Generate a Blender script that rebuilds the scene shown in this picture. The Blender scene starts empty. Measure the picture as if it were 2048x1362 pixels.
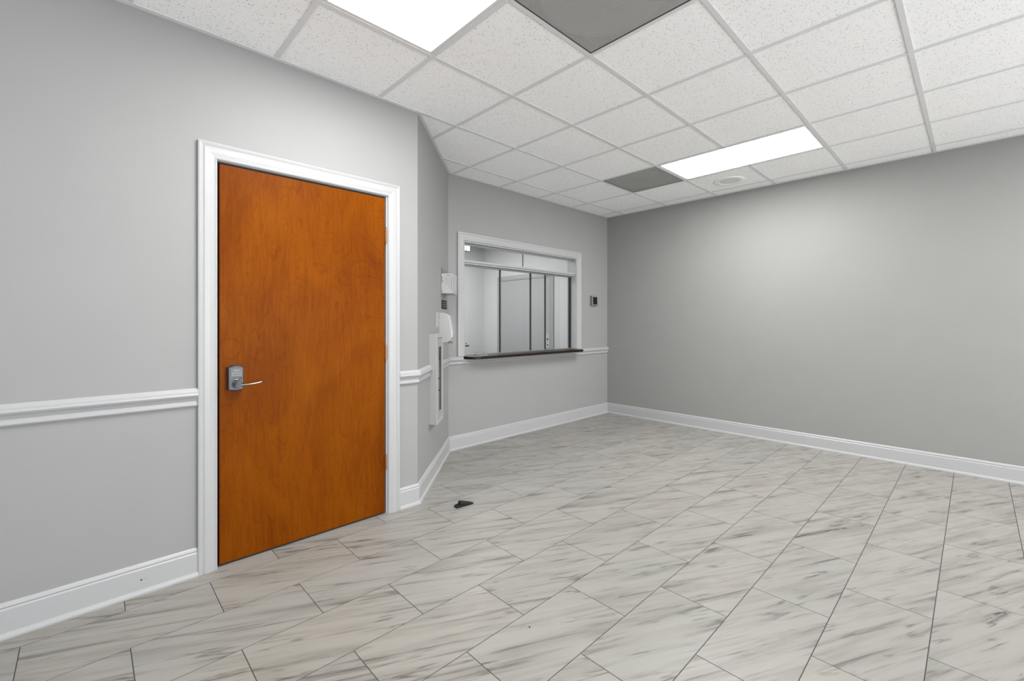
import bpy, bmesh, math, random
from mathutils import Vector, Matrix

random.seed(7)
R = math.radians
scene = bpy.context.scene
COL = scene.collection

# ------------------------------------------------------------------ camera / light / exposure
FPX, CX, HY, YAW, CAMZ = 889.14, 1035.64, 644.29, 45.858, 1.2573
cam = bpy.data.objects.new('camera', bpy.data.cameras.new('camera'))
COL.objects.link(cam)
cam.data.sensor_fit = 'HORIZONTAL'
cam.data.sensor_width = 36.0
cam.data.lens = 36.0 * FPX / 2048.0
cam.data.shift_x = (1024 - CX) / 2048.0
cam.data.shift_y = (HY - 681) / 2048.0
cam.data.clip_start = 0.05
cam.location = (0, 0, CAMZ)
cam.rotation_euler = (R(90), 0, R(YAW - 90))
scene.camera = cam

scene.view_settings.view_transform = 'Standard'
scene.view_settings.look = 'None'
scene.view_settings.exposure = 0.52
scene.view_settings.gamma = 1.0
scene.view_settings.use_curve_mapping = False

LAMP = 22.5         # ceiling lamp diffuser emission
FILL = 165.0         # added fill light from behind the camera (W)
world = bpy.data.worlds.new('sky'); scene.world = world
world.use_nodes = True
wn = world.node_tree.nodes['Background']
wn.inputs[0].default_value = (0.80, 0.88, 1.0, 1); wn.inputs[1].default_value = 1.0


def fill_light(name, loc, rot, sx, sy, power, colr=(1, 1, 1)):
    l = bpy.data.lights.new(name, 'AREA'); l.shape = 'RECTANGLE'; l.size = sx; l.size_y = sy
    l.energy = power; l.color = colr
    o = bpy.data.objects.new(name, l); COL.objects.link(o); o.location = loc; o.rotation_euler = rot
    return o


# fill lights added behind the camera, aimed up through made-up windows to the ceiling
fill_light('fill_rear', (2.1, -4.05, 1.0), (R(90 + 22), 0, 0), 3.9, 1.9, FILL)
fill_light('fill_side', (-3.05, -0.9, 0.9), (R(90 + 50), 0, R(-90)), 4.2, 1.9, FILL * 0.32)

# ------------------------------------------------------------------ room dimensions
C = 2.7073                       # ceiling height
YA, YB, XC = 2.70, 3.58, 5.21    # door wall, service window wall, long right wall
XL, YR = -2.7, -3.7              # walls behind the camera
JA = (1.65, 2.70); JB = (2.53, 3.58)
G, U0, V0 = 0.6096, 1.35881, 2.0720   # ceiling grid
TW, FU, FV = 0.3063, 4.10410, 0.12659 # floor tile width and origin
S2 = math.sqrt(.5)


# ------------------------------------------------------------------ materials
def new_mat(name):
    m = bpy.data.materials.new(name); m.use_nodes = True
    nt = m.node_tree
    return m, nt, nt.nodes['Principled BSDF']


def N(nt, t, **kw):
    n = nt.nodes.new(t)
    for k, v in kw.items():
        if k in n.inputs.keys():
            n.inputs[k].default_value = v
        else:
            setattr(n, k, v)
    return n


def ramp(nt, stops, interp='LINEAR'):
    r = nt.nodes.new('ShaderNodeValToRGB'); r.color_ramp.interpolation = interp
    e = r.color_ramp.elements
    e[0].position, e[0].color = stops[0][0], (*stops[0][1], 1)
    e[1].position, e[1].color = stops[1][0], (*stops[1][1], 1)
    for p, c in stops[2:]:
        x = e.new(p); x.color = (*c, 1)
    return r


def plain(name, col, rough=.5, metal=0, noise=0, scale=40, bump=0, spec=.5):
    m, nt, b = new_mat(name)
    b.inputs['Base Color'].default_value = (*col, 1)
    b.inputs['Roughness'].default_value = rough
    b.inputs['Metallic'].default_value = metal
    b.inputs['Specular IOR Level'].default_value = spec
    if noise or bump:
        tc = N(nt, 'ShaderNodeTexCoord')
        no = N(nt, 'ShaderNodeTexNoise', Scale=scale, Detail=3.0)
        nt.links.new(tc.outputs['Object'], no.inputs['Vector'])
        if noise:
            a = tuple(c * (1 - noise) for c in col); c2 = tuple(min(1, c * (1 + noise)) for c in col)
            r = ramp(nt, [(.3, a), (.7, c2)])
            nt.links.new(no.outputs['Fac'], r.inputs[0]); nt.links.new(r.outputs[0], b.inputs['Base Color'])
        if bump:
            bp = N(nt, 'ShaderNodeBump', Strength=bump, Distance=.002)
            nt.links.new(no.outputs['Fac'], bp.inputs['Height']); nt.links.new(bp.outputs[0], b.inputs['Normal'])
    return m


M = {}
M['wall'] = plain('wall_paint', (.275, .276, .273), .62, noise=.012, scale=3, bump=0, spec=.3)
M['wall_right'] = plain('wall_paint_warm_shaded', (.245, .246, .238), .62, noise=.012, scale=3, spec=.3)  # warm grey, with the right wall's dimmer light put into a darker colour
M['wall_light'] = plain('white_wall_paint', (.82, .82, .81), .6)
M['office_wall'] = plain('office_wall_paint', (.58, .585, .58), .6)
M['trim'] = plain('white_trim_paint', (.370, .372, .376), .38)
M['grid'] = plain('white_grid_metal', (.70, .70, .70), .45)
M['angle'] = plain('wall_angle_metal', (.70, .70, .69), .45)
M['grout'] = plain('grout', (.07, .067, .06), .9)
M['slab'] = plain('plenum_slab', (.35, .35, .35), .9)
M['office_floor'] = plain('office_carpet', (.25, .25, .26), .9, noise=.1, scale=60)
M['black_rubber'] = plain('black_rubber', (.006, .006, .0055), .5, bump=.1, scale=60, spec=.25)
M['black'] = plain('black_gap', (.012, .010, .009), .7)
M['darkmetal'] = plain('dark_metal', (.10, .10, .10), .4, .6)
M['nickel'] = plain('satin_nickel', (.075, .08, .09), .42, .7, noise=.08, scale=200)
M['chrome'] = plain('bright_nickel', (.27, .25, .22), .28, 1)
M['bronze'] = plain('bronze_hinge', (.30, .13, .05), .38, .7)
M['brass_leaf'] = plain('hinge_leaf', (.42, .30, .18), .4, .6)
M['steel'] = plain('painted_cabinet', (.31, .31, .306), .4)
M['steel_light'] = plain('painted_frame', (.38, .38, .376), .4)
M['white_plastic'] = plain('white_plastic', (.40, .40, .397), .18)
M['plate'] = plain('switch_plate_plastic', (.38, .38, .37), .3)
M['paper'] = plain('printed_white_card', (.46, .46, .46), .5)
M['ink'] = plain('grey_ink', (.20, .20, .20), .6)
M['ink_black'] = plain('black_ink', (.02, .02, .02), .6)
M['ink_red'] = plain('red_ink', (.20, .06, .05), .6)
M['sign'] = plain('charcoal_sign', (.022, .022, .022), .6, spec=.15)
M['sign_text'] = plain('sign_text', (.20, .20, .20), .5)
M['thermo'] = plain('thermostat_shell', (.13, .13, .115), .4)
M['thermo_front'] = plain('thermostat_front', (.24, .24, .235), .4)
M['grille'] = plain('speaker_grille', (.70, .70, .68), .5)
M['screen'] = plain('thermostat_screen', (.006, .006, .006), .12)
M['walnut'] = plain('dark_walnut', (.011, .005, .003), .42, noise=.35, scale=18, spec=.3)
M['alu'] = plain('aluminium', (.42, .43, .43), .3, .8)
M['key'] = plain('keypad_button', (.16, .165, .17), .4, .3)
M['filler'] = plain('grey_filler', (.16, .16, .15), .7)


def emit(name, col, s):
    m, nt, b = new_mat(name)
    b.inputs['Base Color'].default_value = (.8, .8, .8, 1)
    b.inputs['Emission Color'].default_value = (*col, 1)
    b.inputs['Emission Strength'].default_value = s
    return m


M['lamp'] = emit('lamp_diffuser', (1.0, .99, .975), LAMP)
M['office_lamp'] = emit('office_lamp_diffuser', (1.0, 1.0, .995), 20.0)
M['reflection_glow'] = emit('reflection_glow', (1, 1, 1), 1.2)  # glow painted for the reflection in the transom glass


def thin_glass(name, tint, refl=.06):
    m = bpy.data.materials.new(name); m.use_nodes = True; nt = m.node_tree; nt.nodes.clear()
    out = N(nt, 'ShaderNodeOutputMaterial'); mix = N(nt, 'ShaderNodeMixShader')
    tr = N(nt, 'ShaderNodeBsdfTransparent'); tr.inputs[0].default_value = (*tint, 1)
    gl = N(nt, 'ShaderNodeBsdfGlossy'); gl.inputs['Roughness'].default_value = .02
    fr = N(nt, 'ShaderNodeFresnel'); fr.inputs[0].default_value = 1.35
    geo = N(nt, 'ShaderNodeNewGeometry'); inv = N(nt, 'ShaderNodeMath', operation='SUBTRACT'); inv.inputs[0].default_value = 1
    nt.links.new(geo.outputs['Backfacing'], inv.inputs[1])
    ml = N(nt, 'ShaderNodeMath', operation='MULTIPLY'); nt.links.new(fr.outputs[0], ml.inputs[0]); nt.links.new(inv.outputs[0], ml.inputs[1])
    nt.links.new(ml.outputs[0], mix.inputs[0]); nt.links.new(tr.outputs[0], mix.inputs[1])
    nt.links.new(gl.outputs[0], mix.inputs[2]); nt.links.new(mix.outputs[0], out.inputs[0])
    return m


M['glass'] = thin_glass('window_glass', (.972, .980, .976))
M['acrylic'] = thin_glass('clear_acrylic', (.975, .98, .98))


def marble():
    m, nt, b = new_mat('marble_look_tile')
    L = nt.links.new
    tc = N(nt, 'ShaderNodeTexCoord'); oi = N(nt, 'ShaderNodeObjectInfo')
    rnd = N(nt, 'ShaderNodeVectorMath', operation='SCALE'); rnd.inputs[0].default_value = (37.0, 53.0, 11.0)
    L(oi.outputs['Random'], rnd.inputs['Scale'])
    add = N(nt, 'ShaderNodeVectorMath', operation='ADD'); L(tc.outputs['Object'], add.inputs[0]); L(rnd.outputs[0], add.inputs[1])
    rot = N(nt, 'ShaderNodeVectorRotate'); rot.rotation_type = 'Z_AXIS'; rot.inputs['Angle'].default_value = R(27)
    L(add.outputs[0], rot.inputs['Vector'])

    def st(sx, sy):
        mp = N(nt, 'ShaderNodeVectorMath', operation='MULTIPLY'); mp.inputs[1].default_value = (sx, sy, 1)
        L(rot.outputs[0], mp.inputs[0]); return mp.outputs[0]

    def noise(vec, scale, detail=4.0, rough=.55, dist=0.0):
        n = N(nt, 'ShaderNodeTexNoise', Scale=scale, Detail=detail, Roughness=rough, Distortion=dist)
        L(vec, n.inputs['Vector']); return n.outputs['Fac']

    def math_(op, a, c=None, v=None, clamp=False):
        n = N(nt, 'ShaderNodeMath', operation=op); n.use_clamp = clamp
        L(a, n.inputs[0])
        if c is not None: L(c, n.inputs[1])
        if v is not None: n.inputs[1].default_value = v
        return n.outputs[0]

    def rng(x, a, c, d=0., e=1.):
        n = N(nt, 'ShaderNodeMapRange'); n.interpolation_type = 'SMOOTHSTEP'
        n.inputs[1].default_value = a; n.inputs[2].default_value = c; n.inputs[3].default_value = d; n.inputs[4].default_value = e
        L(x, n.inputs[0]); return n.outputs[0]
    clouds = rng(noise(st(.75, 8.0), 2.1, 5, .6, .35), .42, .74)
    streak = rng(noise(st(.55, 10.0), 3.2, 7, .62, .30), .50, .74)
    ridge = math_('ABSOLUTE', math_('SUBTRACT', noise(st(.60, 6.5), 2.0, 5, .55, .25), v=.5))
    thin = rng(ridge, .0, .030, 1., 0.)
    mask = rng(noise(st(1.4, 4.0), 3.1, 2, .5), .50, .68)
    vein = math_('MULTIPLY', thin, mask)
    f1 = math_('MULTIPLY', clouds, v=.36)
    f2 = math_('MULTIPLY', streak, v=.62)
    f3 = math_('MULTIPLY', vein, v=.60)
    f = math_('ADD', math_('ADD', f1, f2), f3, clamp=True)
    base = ramp(nt, [(0, (.282, .273, .253)), (.3, (.222, .213, .196)), (.65, (.128, .122, .112)), (1, (.070, .066, .059))])
    L(f, base.inputs[0])
    # faint warm and cool variation from tile to tile
    tint = ramp(nt, [(0, (.96, .975, .97)), (.5, (1, 1, 1)), (1, (1.0, .985, .955))])
    L(oi.outputs['Random'], tint.inputs[0])
    mul = N(nt, 'ShaderNodeMix'); mul.data_type = 'RGBA'; mul.blend_type = 'MULTIPLY'; mul.inputs[0].default_value = 1
    L(base.outputs[0], mul.inputs[6]); L(tint.outputs[0], mul.inputs[7]); L(mul.outputs[2], b.inputs['Base Color'])
    rr = rng(noise(st(1, 1), 9, 2), .3, .7, .30, .40); L(rr, b.inputs['Roughness'])
    b.inputs['Specular IOR Level'].default_value = .30
    return m


def ceiling_board():
    m, nt, b = new_mat('acoustic_board')
    L = nt.links.new
    tc = N(nt, 'ShaderNodeTexCoord'); oi = N(nt, 'ShaderNodeObjectInfo')
    rnd = N(nt, 'ShaderNodeVectorMath', operation='SCALE'); rnd.inputs[0].default_value = (17.0, 23.0, 0.0)
    L(oi.outputs['Random'], rnd.inputs['Scale'])
    add = N(nt, 'ShaderNodeVectorMath', operation='ADD'); L(tc.outputs['Object'], add.inputs[0]); L(rnd.outputs[0], add.inputs[1])
    dn = N(nt, 'ShaderNodeTexNoise', Scale=60.0, Detail=2.0); L(add.outputs[0], dn.inputs['Vector'])
    ds = N(nt, 'ShaderNodeVectorMath', operation='SCALE'); L(dn.outputs['Color'], ds.inputs[0]); ds.inputs['Scale'].default_value = .016
    a2 = N(nt, 'ShaderNodeVectorMath', operation='ADD'); L(add.outputs[0], a2.inputs[0]); L(ds.outputs[0], a2.inputs[1])

    def spots(scale, thr, soft):
        v = N(nt, 'ShaderNodeTexVoronoi', Scale=scale); v.inputs['Randomness'].default_value = 1; L(a2.outputs[0], v.inputs['Vector'])
        n = N(nt, 'ShaderNodeMapRange'); n.inputs[1].default_value = thr; n.inputs[2].default_value = thr + soft
        n.inputs[3].default_value = 1; n.inputs[4].default_value = 0; L(v.outputs['Distance'], n.inputs[0])
        # drop most cells so that the holes are irregular
        g = N(nt, 'ShaderNodeSeparateColor'); L(v.outputs['Color'], g.inputs[0])
        return n.outputs[0], g.outputs[0]
    s1, c1 = spots(95.0, .20, .10)
    k1 = N(nt, 'ShaderNodeMath', operation='GREATER_THAN'); L(c1, k1.inputs[0]); k1.inputs[1].default_value = .62
    s2, c2 = spots(230.0, .26, .12)
    k2 = N(nt, 'ShaderNodeMath', operation='GREATER_THAN'); L(c2, k2.inputs[0]); k2.inputs[1].default_value = .5
    m1 = N(nt, 'ShaderNodeMath', operation='MULTIPLY'); L(s1, m1.inputs[0]); L(k1.outputs[0], m1.inputs[1])
    m2 = N(nt, 'ShaderNodeMath', operation='MULTIPLY'); L(s2, m2.inputs[0]); L(k2.outputs[0], m2.inputs[1])
    m3 = N(nt, 'ShaderNodeMath', operation='MULTIPLY'); L(m2.outputs[0], m3.inputs[0]); m3.inputs[1].default_value = .35
    mx = N(nt, 'ShaderNodeMath', operation='MAXIMUM'); L(m1.outputs[0], mx.inputs[0]); L(m3.outputs[0], mx.inputs[1])
    r = ramp(nt, [(0, (.95, .95, .95)), (1, (.46, .455, .445))]); L(mx.outputs[0], r.inputs[0])
    L(r.outputs[0], b.inputs['Base Color'])
    bp = N(nt, 'ShaderNodeBump', Strength=.25, Distance=.002); bp.invert = True
    L(mx.outputs[0], bp.inputs['Height']); L(bp.outputs[0], b.inputs['Normal'])
    b.inputs['Roughness'].default_value = .9; b.inputs['Specular IOR Level'].default_value = .1
    return m


def wood_door():
    m, nt, b = new_mat('birch_veneer')
    L = nt.links.new
    tc = N(nt, 'ShaderNodeTexCoord')
    mp = N(nt, 'ShaderNodeVectorMath', operation='MULTIPLY'); mp.inputs[1].default_value = (1, 1, .45); L(tc.outputs['Object'], mp.inputs[0])
    big = N(nt, 'ShaderNodeTexNoise', Scale=3.6, Detail=4.0, Roughness=.5, Distortion=.8); L(mp.outputs[0], big.inputs['Vector'])
    wv = N(nt, 'ShaderNodeVectorMath', operation='MULTIPLY'); wv.inputs[1].default_value = (1, 1, .09); L(tc.outputs['Object'], wv.inputs[0])
    fine = N(nt, 'ShaderNodeTexNoise', Scale=70.0, Detail=5.0, Roughness=.7, Distortion=.4); L(wv.outputs[0], fine.inputs['Vector'])
    rg = N(nt, 'ShaderNodeTexNoise', Scale=3.0, Detail=2.0, Distortion=2.0); L(mp.outputs[0], rg.inputs['Vector'])
    fr = N(nt, 'ShaderNodeMath', operation='MULTIPLY'); L(rg.outputs['Fac'], fr.inputs[0]); fr.inputs[1].default_value = 14
    fx = N(nt, 'ShaderNodeMath', operation='FRACT'); L(fr.outputs[0], fx.inputs[0])
    rl = N(nt, 'ShaderNodeMapRange'); rl.inputs[1].default_value = 0; rl.inputs[2].default_value = .18; rl.inputs[3].default_value = .10; rl.inputs[4].default_value = 0
    L(fx.outputs[0], rl.inputs[0])
    a = N(nt, 'ShaderNodeMath', operation='MULTIPLY'); L(fine.outputs['Fac'], a.inputs[0]); a.inputs[1].default_value = .45
    s = N(nt, 'ShaderNodeMath', operation='MULTIPLY_ADD'); L(big.outputs['Fac'], s.inputs[0]); s.inputs[1].default_value = .55; L(a.outputs[0], s.inputs[2])
    s2 = N(nt, 'ShaderNodeMath', operation='ADD'); L(s.outputs[0], s2.inputs[0]); L(rl.outputs[0], s2.inputs[1])
    r = ramp(nt, [(.30, (.200, .054, .0015)), (.46, (.168, .042, .001)), (.58, (.138, .031, .001)), (.75, (.095, .019, .001))])
    L(s2.outputs[0], r.inputs[0]); L(r.outputs[0], b.inputs['Base Color'])
    b.inputs['Roughness'].default_value = .38; b.inputs['Specular IOR Level'].default_value = .04
    return m


def perforated():
    m = bpy.data.materials.new('perforated_metal'); m.use_nodes = True; nt = m.node_tree
    b = nt.nodes['Principled BSDF']; out = nt.nodes['Material Output']; L = nt.links.new
    b.inputs['Base Color'].default_value = (.50, .50, .485, 1); b.inputs['Roughness'].default_value = .5
    tc = N(nt, 'ShaderNodeTexCoord')
    rot = N(nt, 'ShaderNodeVectorRotate'); rot.rotation_type = 'Z_AXIS'; rot.inputs['Angle'].default_value = R(45); L(tc.outputs['Object'], rot.inputs['Vector'])
    v = N(nt, 'ShaderNodeTexVoronoi', Scale=190.0); v.voronoi_dimensions = '2D'; v.inputs['Randomness'].default_value = 0; L(rot.outputs[0], v.inputs['Vector'])
    k = N(nt, 'ShaderNodeMath', operation='LESS_THAN'); L(v.outputs['Distance'], k.inputs[0]); k.inputs[1].default_value = .32
    tr = N(nt, 'ShaderNodeBsdfTransparent'); mix = N(nt, 'ShaderNodeMixShader')
    L(k.outputs[0], mix.inputs[0]); L(b.outputs[0], mix.inputs[1]); L(tr.outputs[0], mix.inputs[2]); L(mix.outputs[0], out.inputs[0])
    return m


M['tile'] = marble(); M['board'] = ceiling_board(); M['door'] = wood_door(); M['perf'] = perforated()


# ------------------------------------------------------------------ mesh helpers
def link(o, parent=None):
    COL.objects.link(o)
    if parent is not None: o.parent = parent
    return o


def from_bm(name, bm, mat, parent=None, smooth=False, loc=(0, 0, 0)):
    me = bpy.data.meshes.new(name)
    bmesh.ops.recalc_face_normals(bm, faces=bm.faces[:])
    bm.to_mesh(me); bm.free()
    me.materials.append(mat)
    if smooth:
        for p in me.polygons: p.use_smooth = True
    o = bpy.data.objects.new(name, me); o.location = loc
    return link(o, parent)


def empty(name, loc=(0, 0, 0), rz=0):
    o = bpy.data.objects.new(name, None); o.empty_display_size = .1
    o.location = loc; o.rotation_euler = (0, 0, rz)
    return link(o)


def tag(o, label, cat, group=None):
    o['label'] = label; o['category'] = cat
    if group: o['group'] = group
    return o


def structure(o):
    o['kind'] = 'structure'; return o


def add_box(bm, x0, x1, y0, y1, z0, z1, bevel=0):
    vs = [bm.verts.new(p) for p in ((x0, y0, z0), (x1, y0, z0), (x1, y1, z0), (x0, y1, z0), (x0, y0, z1), (x1, y0, z1), (x1, y1, z1), (x0, y1, z1))]
    fs = [bm.faces.new([vs[i] for i in f]) for f in ((0, 3, 2, 1), (4, 5, 6, 7), (0, 1, 5, 4), (1, 2, 6, 5), (2, 3, 7, 6), (3, 0, 4, 7))]
    if bevel:
        es = list({e for f in fs for e in f.edges})
        bmesh.ops.bevel(bm, geom=es, offset=bevel, segments=2, affect='EDGES')


def box(name, x0, x1, y0, y1, z0, z1, mat, parent=None, bevel=0):
    bm = bmesh.new(); add_box(bm, x0, x1, y0, y1, z0, z1, bevel)
    return from_bm(name, bm, mat, parent)


def add_prism(bm, poly, z0, z1):
    a = [bm.verts.new((x, y, z0)) for x, y in poly]; c = [bm.verts.new((x, y, z1)) for x, y in poly]
    bm.faces.new(a[::-1]); bm.faces.new(c)
    n = len(poly)
    for i in range(n): bm.faces.new((a[i], a[(i + 1) % n], c[(i + 1) % n], c[i]))


def prism(name, poly, z0, z1, mat, parent=None, loc=(0, 0, 0)):
    bm = bmesh.new(); add_prism(bm, poly, z0, z1)
    return from_bm(name, bm, mat, parent, loc=loc)


def sweep(name, path, prof, mat, parent=None, plane=None, closed=False, d0=None, d1=None):
    """path: 2D points; prof: (a, b) with a = offset to the RIGHT of the path in its plane, b = height out of the plane.
    plane maps (x, y, b) to 3D. d0/d1: directions of the missing neighbours, for mitred ends."""
    n = len(path); bm = bmesh.new(); rings = []
    P = [Vector(p) for p in path]
    for i in range(n):
        if closed or 0 < i < n - 1:
            t0 = (P[i] - P[i - 1]).normalized(); t1 = (P[(i + 1) % n] - P[i]).normalized()
        elif i == 0:
            t1 = (P[1] - P[0]).normalized(); t0 = Vector(d0).normalized() if d0 else t1
        else:
            t0 = (P[i] - P[i - 1]).normalized(); t1 = Vector(d1).normalized() if d1 else t0
        n0 = Vector((t0.y, -t0.x)); n1 = Vector((t1.y, -t1.x))
        mit = (n0 + n1).normalized(); mit = mit / max(.2, mit.dot(n0))
        ring = []
        for a, b in prof:
            q = P[i] + mit * a
            ring.append(bm.verts.new(plane(q.x, q.y, b) if plane else (q.x, q.y, b)))
        rings.append(ring)
    m = len(prof)
    for i in range(n if closed else n - 1):
        r0, r1 = rings[i], rings[(i + 1) % n]
        for k in range(m): bm.faces.new((r0[k], r0[(k + 1) % m], r1[(k + 1) % m], r1[k]))
    if not closed:
        bm.faces.new(rings[0]); bm.faces.new(rings[-1][::-1])
    return from_bm(name, bm, mat, parent)


def clip(poly, x0, x1, y0, y1):
    def half(pts, f, g):
        out = []
        for i in range(len(pts)):
            a, c = pts[i - 1], pts[i]; fa, fc = f(a), f(c)
            if (fa >= 0) != (fc >= 0):
                t = fa / (fa - fc); out.append((a[0] + (c[0] - a[0]) * t, a[1] + (c[1] - a[1]) * t))
            if fc >= 0: out.append(c)
        return out
    for f in (lambda p: p[0] - x0, lambda p: x1 - p[0], lambda p: p[1] - y0, lambda p: y1 - p[1]):
        if not poly: return []
        poly = half(poly, f, None)
    out = []
    for p in poly:
        if not out or abs(p[0] - out[-1][0]) + abs(p[1] - out[-1][1]) > 1e-5: out.append(p)
    if len(out) > 1 and abs(out[0][0] - out[-1][0]) + abs(out[0][1] - out[-1][1]) < 1e-5: out.pop()
    a = sum(out[i - 1][0] * out[i][1] - out[i][0] * out[i - 1][1] for i in range(len(out))) / 2
    return out if len(out) > 2 and abs(a) > 2e-4 else []


def cyl(bm, p0, p1, r0, r1=None, seg=20, caps=True):
    r1 = r0 if r1 is None else r1
    p0, p1 = Vector(p0), Vector(p1); d = p1 - p0
    mt = Matrix.Translation((p0 + p1) / 2) @ d.to_track_quat('Z', 'Y').to_matrix().to_4x4()
    bmesh.ops.create_cone(bm, cap_ends=caps, segments=seg, radius1=r0, radius2=r1, depth=d.length, matrix=mt)


def in_view(x, y, z):
    c, s = math.cos(R(YAW)), math.sin(R(YAW))
    f = x * c + y * s; r = x * s - y * c
    if f < .3: return False
    px = CX + FPX * r / f; py = HY - FPX * (z - CAMZ) / f
    return -60 < px < 2108 and -60 < py < 1422


# ------------------------------------------------------------------ walls
bm = bmesh.new(); add_box(bm, XL - .14, .487 - .025, YA, YA + .14, 0, C + .35)
add_box(bm, 1.406 + .025, 1.65, YA, YA + .14, 0, C + .35)
add_box(bm, .487 - .025, 1.406 + .025, YA, YA + .14, 2.10, C + .35)
structure(from_bm('wall_left', bm, M['wall']))
structure(prism('wall_corner', [JA, JB, (2.53 - .06, 3.72), (1.65 - .06, 2.84), (1.60, 2.84), (1.65, 2.75)], 0, C + .35, M['wall']))
WX0, WX1, WZ0, WZ1 = 2.715, 4.527, .886, 2.075
bm = bmesh.new(); add_box(bm, 2.53, WX0, YB, YB + .14, 0, C + .35); add_box(bm, WX1, XC, YB, YB + .14, 0, C + .35)
add_box(bm, WX0, WX1, YB, YB + .14, 0, WZ0); add_box(bm, WX0, WX1, YB, YB + .14, WZ1, C + .35)
structure(from_bm('wall_back', bm, M['wall']))
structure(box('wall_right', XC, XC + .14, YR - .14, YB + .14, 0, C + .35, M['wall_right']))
# walls behind the camera, white for bounce; windows added to admit the fill lights
bm = bmesh.new(); add_box(bm, XL, -1.3, YR - .14, YR, 0, C + .35); add_box(bm, 4.1, XC, YR - .14, YR, 0, C + .35)
add_box(bm, -1.3, 4.1, YR - .14, YR, 0, .3); add_box(bm, -1.3, 4.1, YR - .14, YR, 2.35, C + .35)
structure(from_bm('wall_rear', bm, M['wall_light']))
bm = bmesh.new(); add_box(bm, XL - .14, XL, YR - .14, -3.0, 0, C + .35); add_box(bm, XL - .14, XL, 1.3, YA, 0, C + .35)
add_box(bm, XL - .14, XL, -3.0, 1.3, 0, .3); add_box(bm, XL - .14, XL, -3.0, 1.3, 2.35, C + .35)
structure(from_bm('wall_side', bm, M['wall_light']))
w = structure(empty('added_window_rear', (1.4, YR - .07, .3)))  # made-up window for the rear fill light
bm = bmesh.new()
for i in range(5):
    x = -2.7 + 5.4 * i / 4; add_box(bm, x - .03 + (.03 if i == 0 else 0) - (.03 if i == 4 else 0), x + .03 + (.03 if i == 0 else 0) - (.03 if i == 4 else 0), -.04, .04, 0, 2.05)
add_box(bm, -2.7, 2.7, -.039, .039, 0, .06); add_box(bm, -2.7, 2.7, -.039, .039, 1.99, 2.05)
from_bm('added_window_frame', bm, M['alu'], w)
w = structure(empty('added_window_side', (XL - .07, -.85, .3)))  # made-up window for the side fill light
bm = bmesh.new()
for i in range(4):
    y = -2.15 + 4.3 * i / 3; e = (.03 if i == 0 else 0) - (.03 if i == 3 else 0); add_box(bm, -.04, .04, y - .03 + e, y + .03 + e, 0, 2.05)
add_box(bm, -.039, .039, -2.15, 2.15, 0, .06); add_box(bm, -.039, .039, -2.15, 2.15, 1.99, 2.05)
from_bm('added_window_frame', bm, M['alu'], w)

# back office behind the service window
OY, OX = 6.25, 5.21
structure(box('wall_office_back', 1.6, OX + .14, OY, OY + .14, 0, C, M['office_wall']))
structure(box('wall_office_right', OX, OX + .14, YB + .14, OY, 0, C, M['office_wall']))
structure(box('wall_office_left', 1.46, 1.6, YB + .14, OY + .14, 0, C, M['office_wall']))
structure(box('floor_office', 1.46, OX + .14, YB + .14, OY + .14, -.1, 0, M['office_floor']))
structure(box('ceiling_office', 1.46, OX + .14, YB + .14, OY + .14, C, C + .1, M['trim']))

# ------------------------------------------------------------------ floor with individual tiles
room = [(XL, YR), (XC, YR), (XC, YB), (2.53, YB), (1.65, YA), (1.425, YA), (1.425, YA + .06), (.468, YA + .06), (.468, YA), (XL, YA)]
floor = structure(box('floor', XL - .14, XC + .14, YR - .14, YB + .14, -.12, -.0014, M['grout']))
TL = 2 * TW; g = .0018
full_mesh = None; rest = bmesh.new(); nt_ = 0
k0 = int((YR - FV) / TW) - 2; k1 = int((YB - FV) / TW) + 2
for k in range(k0, k1):
    # row k lies between line k-1 and line k
    y1 = FV + k * TW; y0 = y1 - TW
    off = FU - .5 * k * TL
    i0 = int((XL - off) / TL) - 2; i1 = int((XC - off) / TL) + 2
    for i in range(i0, i1):
        x0 = off + i * TL; x1 = x0 + TL
        if x1 < XL or x0 > XC or y1 < YR or y0 > YB: continue
        pl = clip(room, x0 + g, x1 - g, y0 + g, y1 - g)
        if not pl: continue
        cx_, cy_ = (x0 + x1) / 2, (y0 + y1) / 2
        vis = any(in_view(p[0], p[1], 0) for p in pl + [(cx_, cy_)])
        if vis and nt_ < 300:
            isfull = len(pl) == 4 and abs(pl[0][0] - pl[2][0]) > TL - 3 * g and abs(pl[0][1] - pl[2][1]) > TW - 3 * g
            if isfull and full_mesh:
                o = bpy.data.objects.new('floor_tile', full_mesh); o.location = (cx_, cy_, 0); link(o, floor)
            else:
                o = prism('floor_tile', [(p[0] - cx_, p[1] - cy_) for p in pl], -.004, 0, M['tile'], floor, (cx_, cy_, 0))
                if isfull: full_mesh = o.data
            nt_ += 1
        else:
            add_prism(rest, pl, -.004, 0)
o = from_bm('floor_tile', rest, M['tile'], floor); o['kind'] = 'stuff'
print('floor tiles', nt_)

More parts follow.
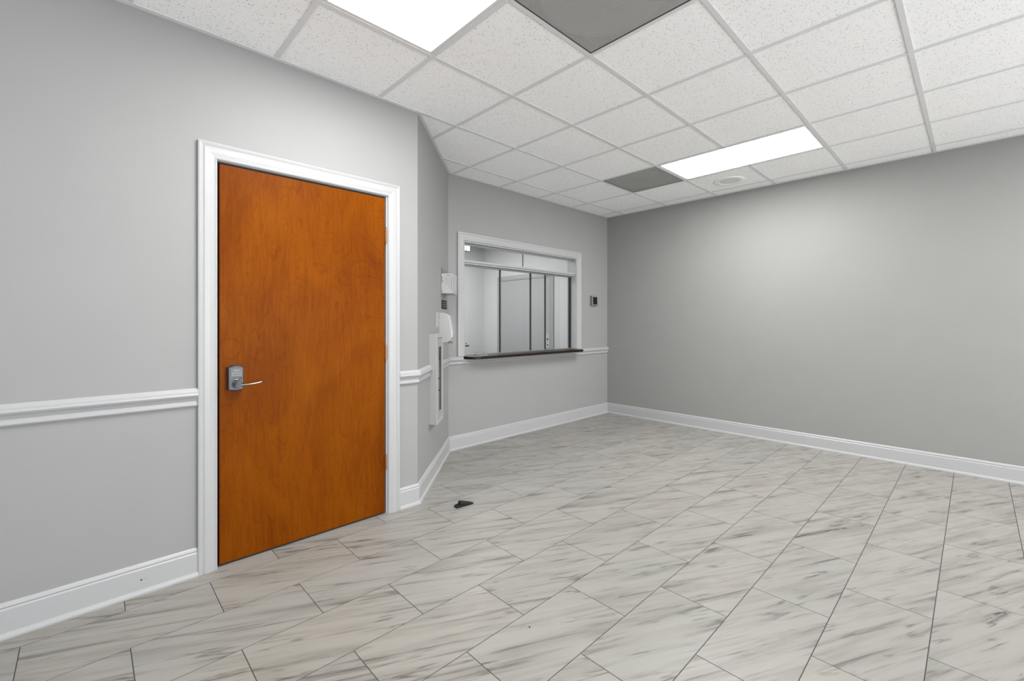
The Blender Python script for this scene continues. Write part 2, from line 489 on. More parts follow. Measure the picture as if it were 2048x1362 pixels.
# ------------------------------------------------------------------ ceiling: boards, runners, tees, wall angle
ceil = structure(box('ceiling', XL - .14, XC + .14, YR - .14, YB + .14, C + .35, C + .45, M['slab']))
croom = [(XL, YR), (XC, YR), (XC, YB), (2.53, YB), (1.65, YA), (XL, YA)]
LIGHTS = [(-1, -2), (4, -2), (4, -7)]                     # cell i, lower j ; 1 x 2 cells
skip = {(i, j + d) for i, j in LIGHTS for d in (0, 1)} | {(0, -2), (4, 0)}
gi0, gi1 = math.floor((XL - U0) / G), math.ceil((XC - U0) / G)
gj0, gj1 = math.floor((YR - V0) / G), math.ceil((YB - V0) / G)
full_b = None
for i in range(gi0, gi1):
    for j in range(gj0, gj1):
        if (i, j) in skip: continue
        x0, y0 = U0 + i * G, V0 + j * G
        pl = clip(croom, x0 + .004, x0 + G - .004, y0 + .004, y0 + G - .004)
        if not pl: continue
        isfull = len(pl) == 4 and abs(pl[0][0] - pl[2][0]) > G - .01 and abs(pl[0][1] - pl[2][1]) > G - .01
        c0 = (x0 + G / 2, y0 + G / 2)
        if isfull and full_b:
            o = bpy.data.objects.new('ceiling_tile', full_b); o.location = (*c0, C); link(o, ceil)
        else:
            o = prism('ceiling_tile', [(p[0] - c0[0], p[1] - c0[1]) for p in pl], .0045, .018, M['board'], ceil, (*c0, C))
            if isfull: full_b = o.data
HW = .012
lights_cells = [(U0 + i * G, U0 + (i + 1) * G, V0 + j * G, V0 + (j + 2) * G) for i, j in LIGHTS]
for j in range(gj0, gj1 + 1):                                       # runners along the room (direction u)
    y = V0 + j * G
    if y < YR + .02 or y > YB - .02: continue
    segs = [(XL, XC)]
    if y > YA: segs = [(y - 1.05, XC)]
    new = []
    for a, c in segs:
        cuts = sorted((l[0], l[1]) for l in lights_cells if l[2] + .01 < y < l[3] - .01)
        p = a
        for q0, q1 in cuts: new.append((p, q0 - HW)); p = q1 + HW
        new.append((p, c))
    for a, c in new:
        bm = bmesh.new(); add_box(bm, a, c, y - HW, y + HW, C, C + .003); add_box(bm, a, c, y - .001, y + .001, C + .003, C + .035)
        from_bm('grid_runner', bm, M['grid'], ceil)
tee_me = {}
for i in range(gi0, gi1 + 1):                                       # cross tees, one per cell edge
    x = U0 + i * G
    if x < XL + .02 or x > XC - .02: continue
    ymax = YA if x < 1.65 else min(YB, x + 1.05)
    for j in range(gj0, gj1 + 1):
        a, c = max(V0 + j * G + HW, YR), min(V0 + (j + 1) * G - HW, ymax)
        if c - a < .01: continue
        key = round(c - a, 4)
        if key not in tee_me:
            bm = bmesh.new(); h_ = (c - a) / 2
            add_box(bm, -HW, HW, -h_, h_, 0.0004, .003); add_box(bm, -.001, .001, -h_, h_, .003, .03)
            o = from_bm('grid_tee', bm, M['grid'], ceil, loc=(x, (a + c) / 2, C)); tee_me[key] = o.data
        else:
            o = bpy.data.objects.new('grid_tee', tee_me[key]); o.location = (x, (a + c) / 2, C); link(o, ceil)
ANG = [(0, -.0005), (.022, -.0005), (.022, .0012), (.002, .0012), (.002, .02), (0, .02)]


def lift(z): return lambda x, y, b: (x, y, z + b)


sweep('wall_angle', [(XL, YR), (XL, YA), JA, JB, (XC, YB), (XC, YR)], ANG, M['angle'], ceil, lift(C), closed=True)

# ------------------------------------------------------------------ trim: baseboards and chair rails
BASE = [(0, 0), (.026, 0), (.026, .008), (.022, .018), (.015, .022), (.015, .112), (.010, .118), (.0125, .124), (.009, .134), (.004, .139), (0, .139)]
RAILP = [(0, 0), (.010, 0), (.014, .006), (.014, .014), (.010, .018), (.009, .026), (.016, .040), (.026, .052), (.028, .058), (.024, .064), (.024, .074), (.017, .082), (.010, .090), (0, .090)]
RL = [(a, b) for a, b in RAILP]


def trimrun(name, path, prof, z, d0=None, d1=None):
    return structure(sweep(name, path, prof, M['trim'], None, lift(z), d0=d0, d1=d1))


DOX0, DOX1 = .397, 1.504
tA, tJ, tB, tC = (1, 0), (S2, S2), (1, 0), (0, -1)
bl = trimrun('baseboard_left', [(XL, YA), (DOX0, YA)], BASE, 0, d0=(0, 1))
bm = bmesh.new(); cyl(bm, (.182, YA - .016, .067), (.182, YA - .0142, .067), .0035, seg=10); from_bm('nail_hole', bm, M['black'], bl)
bm = bmesh.new(); cyl(bm, (.197, YA - .0158, .0675), (.197, YA - .0142, .0675), .002, seg=8); from_bm('nail_hole', bm, M['ink'], bl)
trimrun('baseboard_door_side', [(DOX1, YA), JA], BASE, 0, d1=tJ)
trimrun('baseboard_corner', [JA, JB], BASE, 0, d0=tA, d1=tB)
trimrun('baseboard_back', [JB, (XC, YB)], BASE, 0, d0=tJ, d1=tC)
trimrun('baseboard_right', [(XC, YB), (XC, YR)], BASE, 0, d0=tB, d1=(-1, 0))
trimrun('baseboard_rear', [(XC, YR), (XL, YR)], BASE, 0, d0=tC, d1=(0, 1))
trimrun('baseboard_side', [(XL, YR), (XL, YA)], BASE, 0, d0=(-1, 0), d1=(1, 0))
RZ = .841
CAB0, CAB1 = .37, .63


def jp(a, off=0): return (JA[0] + (a + off) * S2, JA[1] + (a - off) * S2)


trimrun('trim_1', [(XL, YA), (DOX0, YA)], RL, RZ, d0=(0, 1))
trimrun('trim_2', [(DOX1, YA), JA, jp(CAB0)], RL, RZ - .004)
trimrun('trim_3', [jp(CAB1), JB, (2.70, YB)], [(a, b * .86) for a, b in RL], .838)
trimrun('trim_4', [(2.70, YB), (4.54, YB)], [(0, 0), (.010, 0), (.014, .005), (.014, .012), (.009, .016), (.016, .032), (.022, .046), (0, .046)], .838)
trimrun('trim_5', [(4.54, YB), (XC, YB)], [(a, b * .88) for a, b in RL], .833)

# ------------------------------------------------------------------ the orange door
door = structure(empty('door_1', ((.487 + 1.406) / 2, YA, 0)))
DX, = [door.location.x]


def dpl(x, y, b): return (x - DX, -b, y)   # in the wall plane, out of the wall towards the room


CASE = [(0, 0), (0, .012), (.006, .016), (.012, .014), (.030, .019), (.052, .020), (.060, .016), (.066, .019), (.074, .022), (.080, .020), (.080, 0)]
# path runs bottom-left, up, across, down; left of travel = outside, so negative offsets
sweep('door_casing', [(.477, 0), (.477, 2.085), (1.4235, 2.085), (1.4235, 0)], [(-a, b) for a, b in CASE], M['trim'], door, dpl)
bm = bmesh.new()
add_box(bm, .463 - DX, .480 - DX, -.001, .14, 0, 2.10); add_box(bm, 1.4135 - DX, 1.4305 - DX, -.001, .14, 0, 2.10); add_box(bm, .480 - DX, 1.4135 - DX, -.001, .14, 2.081, 2.10)
add_box(bm, .480 - DX, .492 - DX, .055, .075, 0, 2.081); add_box(bm, 1.4015 - DX, 1.4135 - DX, .055, .075, 0, 2.081); add_box(bm, .492 - DX, 1.4015 - DX, .055, .075, 2.069, 2.081)
from_bm('door_jamb', bm, M['trim'], door)
# the gap round the leaf is real; black strips sit in it
bm = bmesh.new(); add_box(bm, .4801 - DX, .489 - DX, .030, .054, .005, 2.0795); add_box(bm, .489 - DX, 1.41 - DX, .020, .054, 2.0735, 2.0808)
add_box(bm, 1.409 - DX, 1.4134 - DX, .03, .054, .005, 2.0795)
from_bm('gap_strip', bm, M['black'], door)
leaf = box('door_leaf', .490 - DX, 1.406 - DX, .003, .047, .012, 2.070, M['door'], door, bevel=.0015)
from_bm('door_sweep', (lambda b: (add_box(b, .489 - DX, 1.407 - DX, .012, .04, .001, .0121), b)[1])(bmesh.new()), M['black'], door)
for z0, z1 in ((1.777, 1.878), (1.012, 1.108), (.294, .390)):
    hx = 1.4105 - DX
    bm = bmesh.new()
    for q in range(5):
        a = z0 + (z1 - z0) * q / 5 + .0006; c = z0 + (z1 - z0) * (q + 1) / 5 - .0006
        cyl(bm, (hx, -.004, a), (hx, -.004, c), .0058, seg=14)
    cyl(bm, (hx, -.004, z0 - .004), (hx, -.004, z0), .003, .0058, 14); cyl(bm, (hx, -.004, z1), (hx, -.004, z1 + .004), .0058, .003, 14)
    hg = from_bm('hinge', bm, M['bronze'], door, smooth=False)
    lf = box('hinge_leaf', hx - .004, hx + .0028, -.0005, .03, z0, z1, M['brass_leaf'], hg)

# lock: escutcheon with keypad, cylinder and lever
lk = from_bm('door_lock', (lambda b: b)(bmesh.new()), M['nickel'], door)
bm = bmesh.new()
x0, x1, z0, z1 = .522, .592, .905, 1.030
pts = [(x0, z0 + .004), (x0 + .004, z0)]
for q in range(1, 8):
    t = q / 8; pts.append((x0 + .004 + (x1 - x0 - .008) * t, z0 - .004 * math.sin(math.pi * t)))
pts += [(x1 - .004, z0), (x1, z0 + .004), (x1, z1 - .006)]
for q in range(1, 10):
    t = q / 10; pts.append((x1 - (x1 - x0) * t, z1 - .006 + .010 * math.sin(math.pi * t)))
pts.append((x0, z1 - .006))
a = [bm.verts.new((x - DX, .003, z)) for x, z in pts]
cx_, cz_ = (x0 + x1) / 2, (z0 + z1) / 2
f1_ = [bm.verts.new((x - DX, -.022, z)) for x, z in pts]
f2_ = [bm.verts.new((cx_ + (x - cx_) * .90 - DX, -.030, cz_ + (z - cz_) * .93)) for x, z in pts]
n = len(pts)
for r0, r1 in ((a, f1_), (f1_, f2_)):
    for q in range(n): bm.faces.new((r0[q], r0[(q + 1) % n], r1[(q + 1) % n], r1[q]))
bm.faces.new(f2_); bm.faces.new(a[::-1])
bmesh.ops.recalc_face_normals(bm, faces=bm.faces[:]); bm.to_mesh(lk.data); bm.free()
kp = box('keypad', .533 - DX, .583 - DX, -.032, -.028, .974, 1.018, M['darkmetal'], lk, bevel=.001)
bm = bmesh.new()
for r in range(2):
    for c in range(5): add_box(bm, .5355 + c * .0093 - DX, .5425 + c * .0093 - DX, -.0335, -.031, .978 + r * .0115, .986 + r * .0115)
add_box(bm, .545 - DX, .572 - DX, -.0335, -.031, 1.004, 1.011)
o = from_bm('keypad_buttons', bm, M['key'], lk)
bm = bmesh.new()                                                     # bright curved lip under the keypad
prev = None
for q in range(11):
    t = q / 10; x = .530 + .056 * t - DX; z = .966 - .0045 * math.sin(math.pi * t); y = -.031 - .008 * math.sin(math.pi * t)
    ring = [bm.verts.new(p) for p in ((x, -.028, z + .003), (x, y, z + .0015), (x, y, z - .0015), (x, -.028, z - .003))]
    if prev:
        for s_ in range(4): bm.faces.new((prev[s_], prev[(s_ + 1) % 4], ring[(s_ + 1) % 4], ring[s_]))
    else: bm.faces.new(ring)
    prev = ring
bm.faces.new(prev[::-1]); from_bm('keypad_lip', bm, M['chrome'], lk)
lc = (.560 - DX, .936)
bm = bmesh.new(); cyl(bm, (lc[0], -.028, lc[1]), (lc[0], -.036, lc[1]), .022, .019, 28); cyl(bm, (lc[0], -.036, lc[1]), (lc[0], -.066, lc[1]), .0125, .0135, 24)
from_bm('lever_hub', bm, M['nickel'], lk, smooth=False)
bm = bmesh.new(); cyl(bm, (lc[0], -.066, lc[1]), (lc[0], -.070, lc[1]), .0085, .008, 20); from_bm('key_cylinder', bm, M['nickel'], lk)
box('keyway', lc[0] - .001, lc[0] + .001, -.0712, -.0695, lc[1] - .004, lc[1] + .004, M['black'], lk)
bm = bmesh.new(); prev = None                                        # lever arm curving back to the door
for q in range(15):
    t = q / 14; x = lc[0] + .004 + .112 * t; y = -.060 + .006 * math.sin(t * math.pi) + .012 * t * t; z = lc[1] - .006 * math.sin(t * math.pi * .9) - .003 + .009 * t
    hh = .0075 * (1 - t) + .0035 * t; th_ = .0060 * (1 - t) + .0025 * t
    ring = [bm.verts.new((x, y + th_ * math.cos(s_ * math.pi / 4), z + hh * math.sin(s_ * math.pi / 4))) for s_ in range(8)]
    if prev:
        for s_ in range(8): bm.faces.new((prev[s_], prev[(s_ + 1) % 8], ring[(s_ + 1) % 8], ring[s_]))
    else: bm.faces.new(ring)
    prev = ring
bm.faces.new(prev[::-1]); from_bm('lever', bm, M['chrome'], lk, smooth=True)
# strike plate on the jamb edge
bm = bmesh.new(); add_box(bm, .4725 - DX, .4815 - DX, -.0035, .03, .906, .962, .002); sp = from_bm('strike_plate', bm, M['darkmetal'], door)

# ------------------------------------------------------------------ the service window
win = structure(empty('window_1', ((WX0 + WX1) / 2, YB, WZ0)))
WXc = win.location.x


def wpl(x, y, b): return (x - WXc, -b, y - WZ0)


CASW = [(0, 0), (0, .012), (.006, .015), (.030, .018), (.056, .019), (.062, .016), (.068, .019), (.080, .018), (.080, 0)]
sweep('window_casing', [(WX0, .917), (WX0, WZ1), (WX1, WZ1), (WX1, .914)], [(-a, b) for a, b in CASW], M['trim'], win, wpl)
bm = bmesh.new(); t_ = .012
add_box(bm, WX0 - WXc, WX0 + t_ - WXc, -.001, .141, .029, WZ1 - WZ0); add_box(bm, WX1 - t_ - WXc, WX1 - WXc, -.001, .141, .029, WZ1 - WZ0)
add_box(bm, WX0 + t_ - WXc, WX1 - t_ - WXc, -.001, .141, WZ1 - WZ0 - t_, WZ1 - WZ0)
add_box(bm, WX0 + t_ - WXc, WX1 - t_ - WXc, .070, .090, WZ1 - WZ0 - .026, WZ1 - WZ0 - t_)       # glass stop at the head
from_bm('window_jamb', bm, M['trim'], win)
bm = bmesh.new(); add_box(bm, WX0 + t_ - WXc, WX1 - t_ - WXc, .012, .125, 1.866 - WZ0, 1.888 - WZ0, .003)
add_box(bm, WX0 + t_ - WXc, WX1 - t_ - WXc, .030, .118, 1.850 - WZ0, 1.866 - WZ0)
from_bm('transom_bar', bm, M['trim'], win)
bm = bmesh.new(); add_box(bm, WX0 + t_ - WXc, WX1 - t_ - WXc, .078, .116, 1.836 - WZ0, 1.850 - WZ0); from_bm('upper_track', bm, M['alu'], win)
bm = bmesh.new(); add_box(bm, WX0 + t_ - WXc, WX1 - t_ - WXc, .078, .116, .9145 - WZ0, .9225 - WZ0); from_bm('lower_track', bm, M['alu'], win)
gz0, gz1 = .9225 - WZ0, 1.837 - WZ0
for (a, c, y) in ((WX0 + .014, 3.300, .088), (3.285, 3.785, .104), (3.770, 4.300, .088), (4.045, WX1 - .020, .104)):
    pn = box('sliding_pane', a - WXc, c - WXc, y - .003, y + .003, gz0, gz1, M['glass'], win)
for x, y in ((3.289, .094), (3.774, .094), (4.046, .108)):
    box('pane_edge', x - .0045 - WXc, x + .0045 - WXc, y - .011, y + .011, gz0, gz1, M['darkmetal'], win)
box('jamb_seal', WX1 - .020 - WXc, WX1 - .0125 - WXc, .080, .118, gz0, gz1, M['black'], win)
bm = bmesh.new(); add_box(bm, WX1 - .030 - WXc, WX1 - .018 - WXc, .080, .092, 1.77 - WZ0, 1.83 - WZ0, .002); from_bm('pane_lock', bm, M['black'], win)
for a, c in ((WX0 + t_, 3.645), (3.652, WX1 - t_)):
    box('transom_pane', a - WXc, c - WXc, .092, .098, 1.888 - WZ0, WZ1 - WZ0 - t_, M['glass'], win)
box('transom_joint', 3.6445 - WXc, 3.6525 - WXc, .088, .102, 1.888 - WZ0, WZ1 - WZ0 - t_, M['ink'], win)
bm = bmesh.new(); add_box(bm, 4.058 - WXc, 4.098 - WXc, .084, .091, 2.018 - WZ0, WZ1 - WZ0 - .026, .002); from_bm('pane_clip', bm, M['acrylic'], win)
for x in (3.745, 3.80):
    bm = bmesh.new(); cyl(bm, (x - WXc, .078, .945 - WZ0), (x - WXc, .085, .945 - WZ0), .004, seg=10); from_bm('screw', bm, M['darkmetal'], win)
# stickers on the glass
st = box('sticker', 4.060 - WXc, 4.101 - WXc, .1000, .1008, .953 - WZ0, 1.118 - WZ0, M['paper'], win)
st['label'] = 'narrow white sticker with dark marks on the glass'
for (a, c, z0, z1, mt) in ((.010, .030, .140, .158, 'ink'), (.010, .030, .118, .134, 'ink'), (.006, .034, .080, .108, 'ink_black'), (.012, .028, .058, .072, 'ink_red'), (.008, .020, .040, .052, 'ink_red'), (.008, .032, .012, .034, 'ink_black')):
    box('sticker_print', 4.060 + a - WXc, 4.060 + c - WXc, .0994, .0999, .953 + z0 - WZ0, .953 + z1 - WZ0, M[mt], st)
st = box('lettering', 2.800 - WXc, 2.852 - WXc, .0840, .0846, 1.004 - WZ0, 1.020 - WZ0, M['ink_black'], win)
bm = bmesh.new(); cyl(bm, (2.812 - WXc, .0846, 1.036 - WZ0), (2.812 - WXc, .0840, 1.036 - WZ0), .0075, seg=14); from_bm('lettering', bm, M['ink_black'], win)

# wooden counter shelf through the window
sx0, sx1, sy0, sy1, r_ = WX0 + .013, 4.500, 3.440, YB + .076, .12
pts = [(sx1 - .012, sy0), (sx1, sy0 + .012), (sx1, sy1), (sx0, sy1), (sx0, sy0 + r_)]
for q in range(1, 9):
    t = q / 8 * math.pi / 2; pts.append((sx0 + r_ - r_ * math.cos(t), sy0 + r_ - r_ * math.sin(t)))
shelf = prism('counter_shelf', [(x - 3.6, y - YB) for x, y in pts], 0, .028, M['walnut'], None, (3.6, YB, .886))
bv = shelf.modifiers.new('edge', 'BEVEL'); bv.width = .004; bv.segments = 2; bv.limit_method = 'ANGLE'
tag(shelf, 'dark walnut counter shelf with a rounded left end under the service window', 'shelf')

# clear acrylic card holder on the shelf
ch = tag(empty('card_holder', (2.93, 3.575, .9145)), 'small clear acrylic card holder on the left end of the dark shelf', 'card holder')
bm = bmesh.new(); add_box(bm, -.065, .065, -.035, .035, 0, .004)
add_box(bm, -.065, .065, -.035, -.031, .004, .018); from_bm('tray', bm, M['acrylic'], ch)
bm = bmesh.new(); add_box(bm, -.065, .065, .015, .019, .004, .036); add_box(bm, -.0685, -.065, -.035, .035, 0, .036); add_box(bm, .065, .0685, -.035, .035, 0, .036)
from_bm('holder_back', bm, M['acrylic'], ch)
bm = bmesh.new(); add_box(bm, -.0695, .0695, -.0375, -.0352, 0, .005); add_box(bm, -.0715, -.0690, -.0375, -.030, .005, .036)
add_box(bm, .0686, .0705, -.0375, -.032, .005, .036); from_bm('holder_rim', bm, M['plate'], ch)

# office doors seen through the glass, and a glow for the reflection in it
d2 = structure(empty('door_2', (OX, 5.22, 0)))
sweep('door_casing', [(5.88, 0), (5.88, 2.05), (4.56, 2.05), (4.56, 0)], [(-a, b) for a, b in CASE], M['trim'], d2, lambda x, y, b: (-b, x - 5.22, y))
for a, c in ((4.562, 5.219), (5.221, 5.878)): box('door_leaf', -.006, -.001, a - 5.22, c - 5.22, .01, 2.048, M['trim'], d2)
el = tag(empty('glass_reflection', (4.80, OY, 2.56)), 'small glowing white box standing for a reflection in the transom glass', 'lamp')  # glowing box in place of a light reflection in the glass
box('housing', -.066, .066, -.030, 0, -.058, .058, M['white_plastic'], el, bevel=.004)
box('lens', -.056, -.030, -.034, -.0305, -.048, .048, M['reflection_glow'], el); box('lens', -.014, .056, -.034, -.0305, -.048, .048, M['reflection_glow'], el)  # bright panes of the reflection stand-in


# ------------------------------------------------------------------ ceiling fixtures
def troffer(i, j, label, mat, x=None, y=None, z=C):
    x0, y0 = (U0 + i * G, V0 + j * G) if x is None else (x, y)
    t = tag(empty('ceiling_light', (x0 + G / 2, y0 + G, z)), label, 'ceiling light', 'flat ceiling lights in the grid')
    w, h = G / 2 - HW - .001, G - HW - .001
    bm = bmesh.new(); q = .020
    for a in ((-w, w, -h, -h + q), (-w, w, h - q, h), (-w, -w + q, -h + q, h - q), (w - q, w, -h + q, h - q)):
        add_box(bm, a[0], a[1], a[2], a[3], .0015, .012)
    from_bm('lamp_frame', bm, M['grid'], t)
    bm = bmesh.new()                                                # dark reveal line between frame and lens
    e = q + .0025
    for a in ((-w + q, w - q, -h + q, -h + e), (-w + q, w - q, h - e, h - q), (-w + q, -w + e, -h + e, h - e), (w - e, w - q, -h + e, h - e)):
        add_box(bm, a[0], a[1], a[2], a[3], .006, .010)
    from_bm('reveal', bm, M['darkmetal'], t)
    box('diffuser', -w + e, w - e, -h + e, h - e, .0045, .009, mat, t)
    box('housing', -w, w, -h, h, .0125, .10, M['grid'], t)
    return t


troffer(-1, -2, 'large bright ceiling light cut by the top edge, left of the dark vent', M['lamp'])
troffer(4, -2, 'bright long ceiling light beside the small dark vent near the right wall', M['lamp'])
troffer(4, -7, 'added unseen ceiling light behind the camera on the right', M['lamp'])  # added out of view for more light, following the grid layout
o = troffer(0, 0, 'ceiling light inside the office behind the service window', M['office_lamp'], 3.45, 4.55, C - .02)


def vent(i, j, label):
    x0, y0 = U0 + i * G, V0 + j * G
    t = tag(empty('ceiling_vent', (x0 + G / 2, y0 + G / 2, C)), label, 'vent', 'perforated vents in the ceiling grid')
    w = G / 2 - HW - .0005
    bm = bmesh.new(); q = .004
    for a in ((-w, w, -w, -w + q), (-w, w, w - q, w), (-w, -w + q, -w + q, w - q), (w - q, w, -w + q, w - q)):
        add_box(bm, a[0], a[1], a[2], a[3], .0004, .06)
    from_bm('vent_frame', bm, M['darkmetal'], t)
    bm = bmesh.new(); p = w - q - .001
    vs = [bm.verts.new(v) for v in ((-p, -p, .003), (p, -p, .003), (p, p, .003), (-p, p, .003))]; bm.faces.new(vs)
    from_bm('perforated_panel', bm, M['perf'], t)
    bm = bmesh.new()                                                # round neck and pattern deflector above the panel
    prev = None
    prof = [(.285, .012), (.270, .030), (.215, .045), (.205, .085), (.160, .070), (.150, .060)]
    for r, z in prof:
        ring = [bm.verts.new((r * math.cos(k * math.pi / 20), r * math.sin(k * math.pi / 20), z)) for k in range(40)]
        if prev:
            for k in range(40): bm.faces.new((prev[k], prev[(k + 1) % 40], ring[(k + 1) % 40], ring[k]))
        prev = ring
    from_bm('deflector', bm, M['filler'], t, smooth=True)
    box('plenum_box', -w, w, -w, w, .10, .12, M['slab'], t)
    return t


vent(0, -2, 'large dark square perforated vent at the top edge beside the big light')
vent(4, 0, 'small grey perforated vent in the ceiling next to the far long light')

sp = tag(empty('ceiling_speaker', (4.752, 1.772, C + .0045)), 'round off-white ceiling speaker beside the far long light', 'speaker')
bm = bmesh.new(); prev = None
for r, z in ((.150, 0), (.150, -.003), (.140, -.006), (.100, -.008), (.092, -.005), (.090, -.003)):
    ring = [bm.verts.new((r * math.cos(k * math.pi / 24), r * math.sin(k * math.pi / 24), z)) for k in range(48)]
    if prev:
        for k in range(48): bm.faces.new((prev[k], prev[(k + 1) % 48], ring[(k + 1) % 48], ring[k]))
    prev = ring
from_bm('trim_ring', bm, M['wall_light'], sp, smooth=True)
bm = bmesh.new(); cyl(bm, (0, 0, -.0005), (0, 0, -.004), .090, seg=48); from_bm('grille', bm, M['grille'], sp)


# ------------------------------------------------------------------ things on the angled wall
RZJ = R(45)


def jog_empty(name, a, z, label, cat):
    return tag(empty(name, (*jp(a), z), RZJ), label, cat)            # local x along the wall, local -y out of it


cab = jog_empty('extinguisher_cabinet', (CAB0 + CAB1) / 2, .46, 'pale grey fire extinguisher cabinet with a narrow dark window, on the angled wall', 'cabinet')
hw = (CAB1 - CAB0) / 2; D = .056; H = .704
bm = bmesh.new()
for a in ((-hw, hw, 0, .012), (-hw, hw, H - .012, H)): add_box(bm, a[0], a[1], -D, 0, a[2], a[3])
for a in ((-hw, -hw + .012), (hw - .012, hw)): add_box(bm, a[0], a[1], -D, 0, .012, H - .012)
add_box(bm, -hw + .012, hw - .012, -.004, 0, .012, H - .012)
from_bm('cabinet_body', bm, M['steel'], cab)
bm = bmesh.new(); fq = .030
for a in ((-hw - .004, hw + .004, 0 - .004, fq), (-hw - .004, hw + .004, H - fq, H + .004)): add_box(bm, a[0], a[1], -D - .006, -D, a[2], a[3])
for a in ((-hw - .004, -hw + fq), (hw - fq, hw + .004)): add_box(bm, a[0], a[1], -D - .006, -D, fq, H - fq)
from_bm('cabinet_frame', bm, M['steel_light'], cab)
# door with a slot window: local x -.04 .. +.05
s0, s1, q0, q1 = -.035, .050, .085, .600
bm = bmesh.new(); dx0, dx1, dz0, dz1 = -hw + fq + .002, hw - fq - .002, fq + .002, H - fq - .005
for a in ((dx0, s0, dz0, dz1), (s1, dx1, dz0, dz1), (s0, s1, dz0, q0), (s0, s1, q1, dz1)): add_box(bm, a[0], a[1], -D - .003, -D + .003, a[2], a[3])
dr = from_bm('cabinet_door', bm, M['steel'], cab)
box('door_window', s0, s1, -D - .0015, -D + .0015, q0, q1, M['glass'], dr)
box('window_seal', s1 - .006, s1 - .0005, -D - .0045, -D - .002, q0, q1, M['black'], dr)
box('door_gap', dx0, dx1, -D - .004, -D + .001, dz1 + .0005, dz1 + .0045, M['black'], cab)
for z in (.255, .350): box('latch', -.052, -.020, -D - .009, -D - .0032, z - .004, z + .004, M['black'], dr)
# extinguisher body inside, dark band and valve
bm = bmesh.new(); cyl(bm, (0, -.030, .016), (0, -.030, .44), .024, seg=18); cyl(bm, (0, -.030, .44), (0, -.030, .47), .024, .010, 18)
from_bm('grey_cylinder', bm, M['filler'], cab)
bm = bmesh.new(); cyl(bm, (0, -.030, .47), (0, -.030, .50), .012, seg=14); add_box(bm, -.03, .03, -.044, -.016, .495, .53)
from_bm('valve', bm, M['black'], cab)

# switch plate
swp = jog_empty('switch_plate', .675, 1.278, 'white rectangular wall plate between the angled wall corner and the dispenser', 'wall plate')
box('plate', -.037, .037, -.007, 0, -.063, .063, M['plate'], swp, bevel=.002)
box('toggle', -.005, .005, -.016, -.0072, -.012, .012, M['plate'], swp, bevel=.001)

# soap / sanitiser dispenser: profile extruded across its width, rounded
dis = jog_empty('soap_dispenser', .845, 1.075, 'glossy white wall dispenser with curved front, above the extinguisher cabinet', 'dispenser')
prof = [(0, .002), (.030, 0), (.075, .006), (.100, .022), (.114, .045), (.118, .075), (.114, .110), (.104, .165), (.094, .215), (.086, .240), (.066, .256), (.030, .266), (0, .268)]
bm = bmesh.new(); rings = []
ws = [(-.062, .90), (-.058, .965), (-.048, 1.0), (.048, 1.0), (.058, .965), (.062, .90)]
for x, s_ in ws: rings.append([bm.verts.new((x, -(d * s_), .134 + (z - .134) * (s_ * .35 + .65))) for d, z in prof])
for r0, r1 in zip(rings, rings[1:]):
    for k in range(len(prof)): bm.faces.new((r0[k], r0[(k + 1) % len(prof)], r1[(k + 1) % len(prof)], r1[k]))
bm.faces.new(rings[0][::-1]); bm.faces.new(rings[-1])
bmesh.ops.bevel(bm, geom=[e for e in bm.edges if e.is_valid and len(e.link_faces) == 2 and e.calc_face_angle(0) > .9], offset=.003, segments=2, affect='EDGES')
from_bm('dispenser_cover', bm, M['white_plastic'], dis)
box('nozzle', -.022, .022, -.108, -.070, -.004, .010, M['ink'], dis)
bm = bmesh.new(); cyl(bm, (-.0622, -.108, .045), (-.0575, -.108, .045), .004, seg=12); from_bm('latch_button', bm, M['ink'], dis)

# dark sign
sg = jog_empty('wall_sign', 1.012, 1.378, 'small dark charcoal sign with pale lines of text below the white box', 'sign')
box('sign_plate', -.122, .122, -.005, 0, 0, .080, M['sign'], sg, bevel=.001)
bm = bmesh.new()
for z, segs in ((.060, ((-.085, .02), (.03, .095))), (.040, ((-.085, -.01), (0, .09))), (.020, ((-.085, .05), (.06, .09)))):
    for a, c in segs: add_box(bm, a, c, -.0058, -.0052, z - .0028, z + .0028)
from_bm('sign_lettering', bm, M['sign_text'], sg)

# white printed box in a clear holder
gb = jog_empty('glove_box', 1.00, 1.513, 'white printed carton in a clear holder beside the service window', 'box')
X0, X1, Dp, Hh = -.13, .125, .104, .178
box('carton', X0, X1, -Dp, -.002, 0, Hh, M['paper'], gb, bevel=.002)
bm = bmesh.new(); xs = X0 - .0008
def side(y0, y1, z0, z1): add_box(bm, xs, xs + .0006, y0, y1, z0, z1)
side(-.085, -.047, .158, .164)
for y, a in ((-.040, .09), (-.052, .07), (-.070, .05), (-.085, .035)): side(y - .0012, y + .0012, a, .148)
side(-.018, -.006, .10, .118); side(-.012, -.006, .125, .15); side(-.012, -.006, .01, .03); side(-.097, -.094, .02, .15)
pr = from_bm('carton_print', bm, M['ink'], gb); pr['kind'] = 'stuff'
bm = bmesh.new()
for a, c in ((-.10, -.085), (-.03, -.022), (.06, .085)): add_box(bm, a, c, -Dp - .0008, -Dp - .0002, .03 if a != -.03 else .09, .16)
pr = from_bm('carton_print', bm, M['ink'], gb); pr['kind'] = 'stuff'
bm = bmesh.new(); hx0, hx1 = X0 - .006, X1 + .006
add_box(bm, hx0, hx1, -.0018, 0, -.004, .235); add_box(bm, hx0, hx1, -Dp - .004, -.0018, -.0045, -.0015)
add_box(bm, hx0, hx0 + .002, -Dp - .004, -.0018, -.0015, .19); add_box(bm, hx1 - .002, hx1, -Dp - .004, -.0018, -.0015, .19)
add_box(bm, hx0 + .002, hx1 - .002, -Dp - .006, -Dp - .004, -.0015, .03)
from_bm('clear_holder', bm, M['acrylic'], gb)

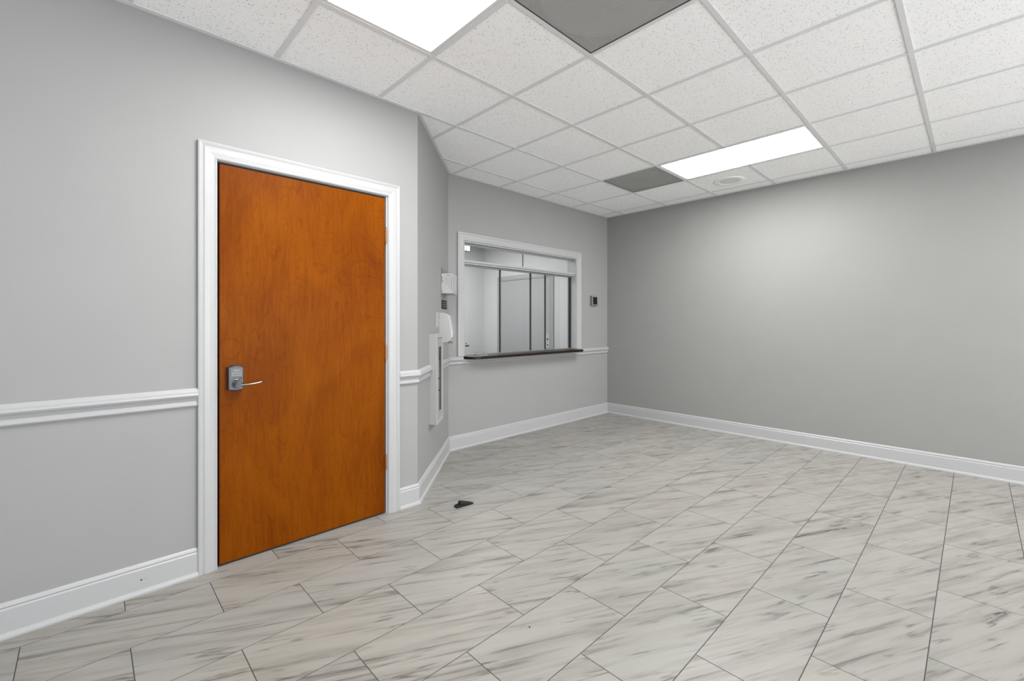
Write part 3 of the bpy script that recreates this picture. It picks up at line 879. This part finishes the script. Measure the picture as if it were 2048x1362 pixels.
# thermostat on the window wall
th = tag(empty('thermostat', (4.885, YB, 1.54)), 'small grey thermostat with a black screen right of the service window', 'thermostat')
box('thermostat_body', -.072, .066, -.032, 0, -.062, .068, M['thermo'], th, bevel=.003)
box('thermostat_front', -.066, .060, -.035, -.0322, -.058, .064, M['thermo_front'], th)
box('thermostat_screen', -.050, .040, -.037, -.0352, -.047, .052, M['screen'], th)

# black rubber door stop on the floor
ds = tag(empty('door_stop', (1.862, 2.447, 0), R(-20)), 'black rubber door wedge lying on the marble floor', 'door stop')
ds.rotation_euler = (0, 0, math.atan2(2.430 - 2.455, 1.925 - 1.800))
bm = bmesh.new()
secs = [(-.070, .019, .008), (-.058, .024, .014), (-.040, .023, .014), (-.036, .022, .034), (-.030, .021, .036), (.030, .018, .016), (.060, .014, .009), (.068, .009, .004)]
prev = None
for x, hw_, h_ in secs:
    ring = [bm.verts.new(p) for p in ((x, -hw_, 0), (x, hw_, 0), (x, hw_ * .96, h_ * .7), (x, hw_ * .70, h_), (x, -hw_ * .70, h_), (x, -hw_ * .96, h_ * .7))]
    if prev:
        for k in range(6): bm.faces.new((prev[k], prev[(k + 1) % 6], ring[(k + 1) % 6], ring[k]))
    else: bm.faces.new(ring)
    prev = ring
bm.faces.new(prev[::-1]); from_bm('wedge', bm, M['black_rubber'], ds)
bm = bmesh.new()
for k in range(5): add_box(bm, -.020 + k * .014, -.015 + k * .014, -.013, .013, .026 - k * .0045, .0335 - k * .0045)
from_bm('tread_ribs', bm, M['black_rubber'], ds)

# crumb of dark debris on the tiles
bm = bmesh.new(); bmesh.ops.create_icosphere(bm, subdivisions=1, radius=.0045, matrix=Matrix.Diagonal((.7, 1.2, .6, 1)))
for v in bm.verts: v.co *= random.uniform(.8, 1.15)
zmin = min(v.co.z for v in bm.verts)
for v in bm.verts: v.co.z -= zmin
cr = from_bm('debris_crumb', bm, M['black'], None, loc=(1.309, 1.280, 0))
tag(cr, 'tiny black crumb alone on the marble floor in the foreground', 'debris')
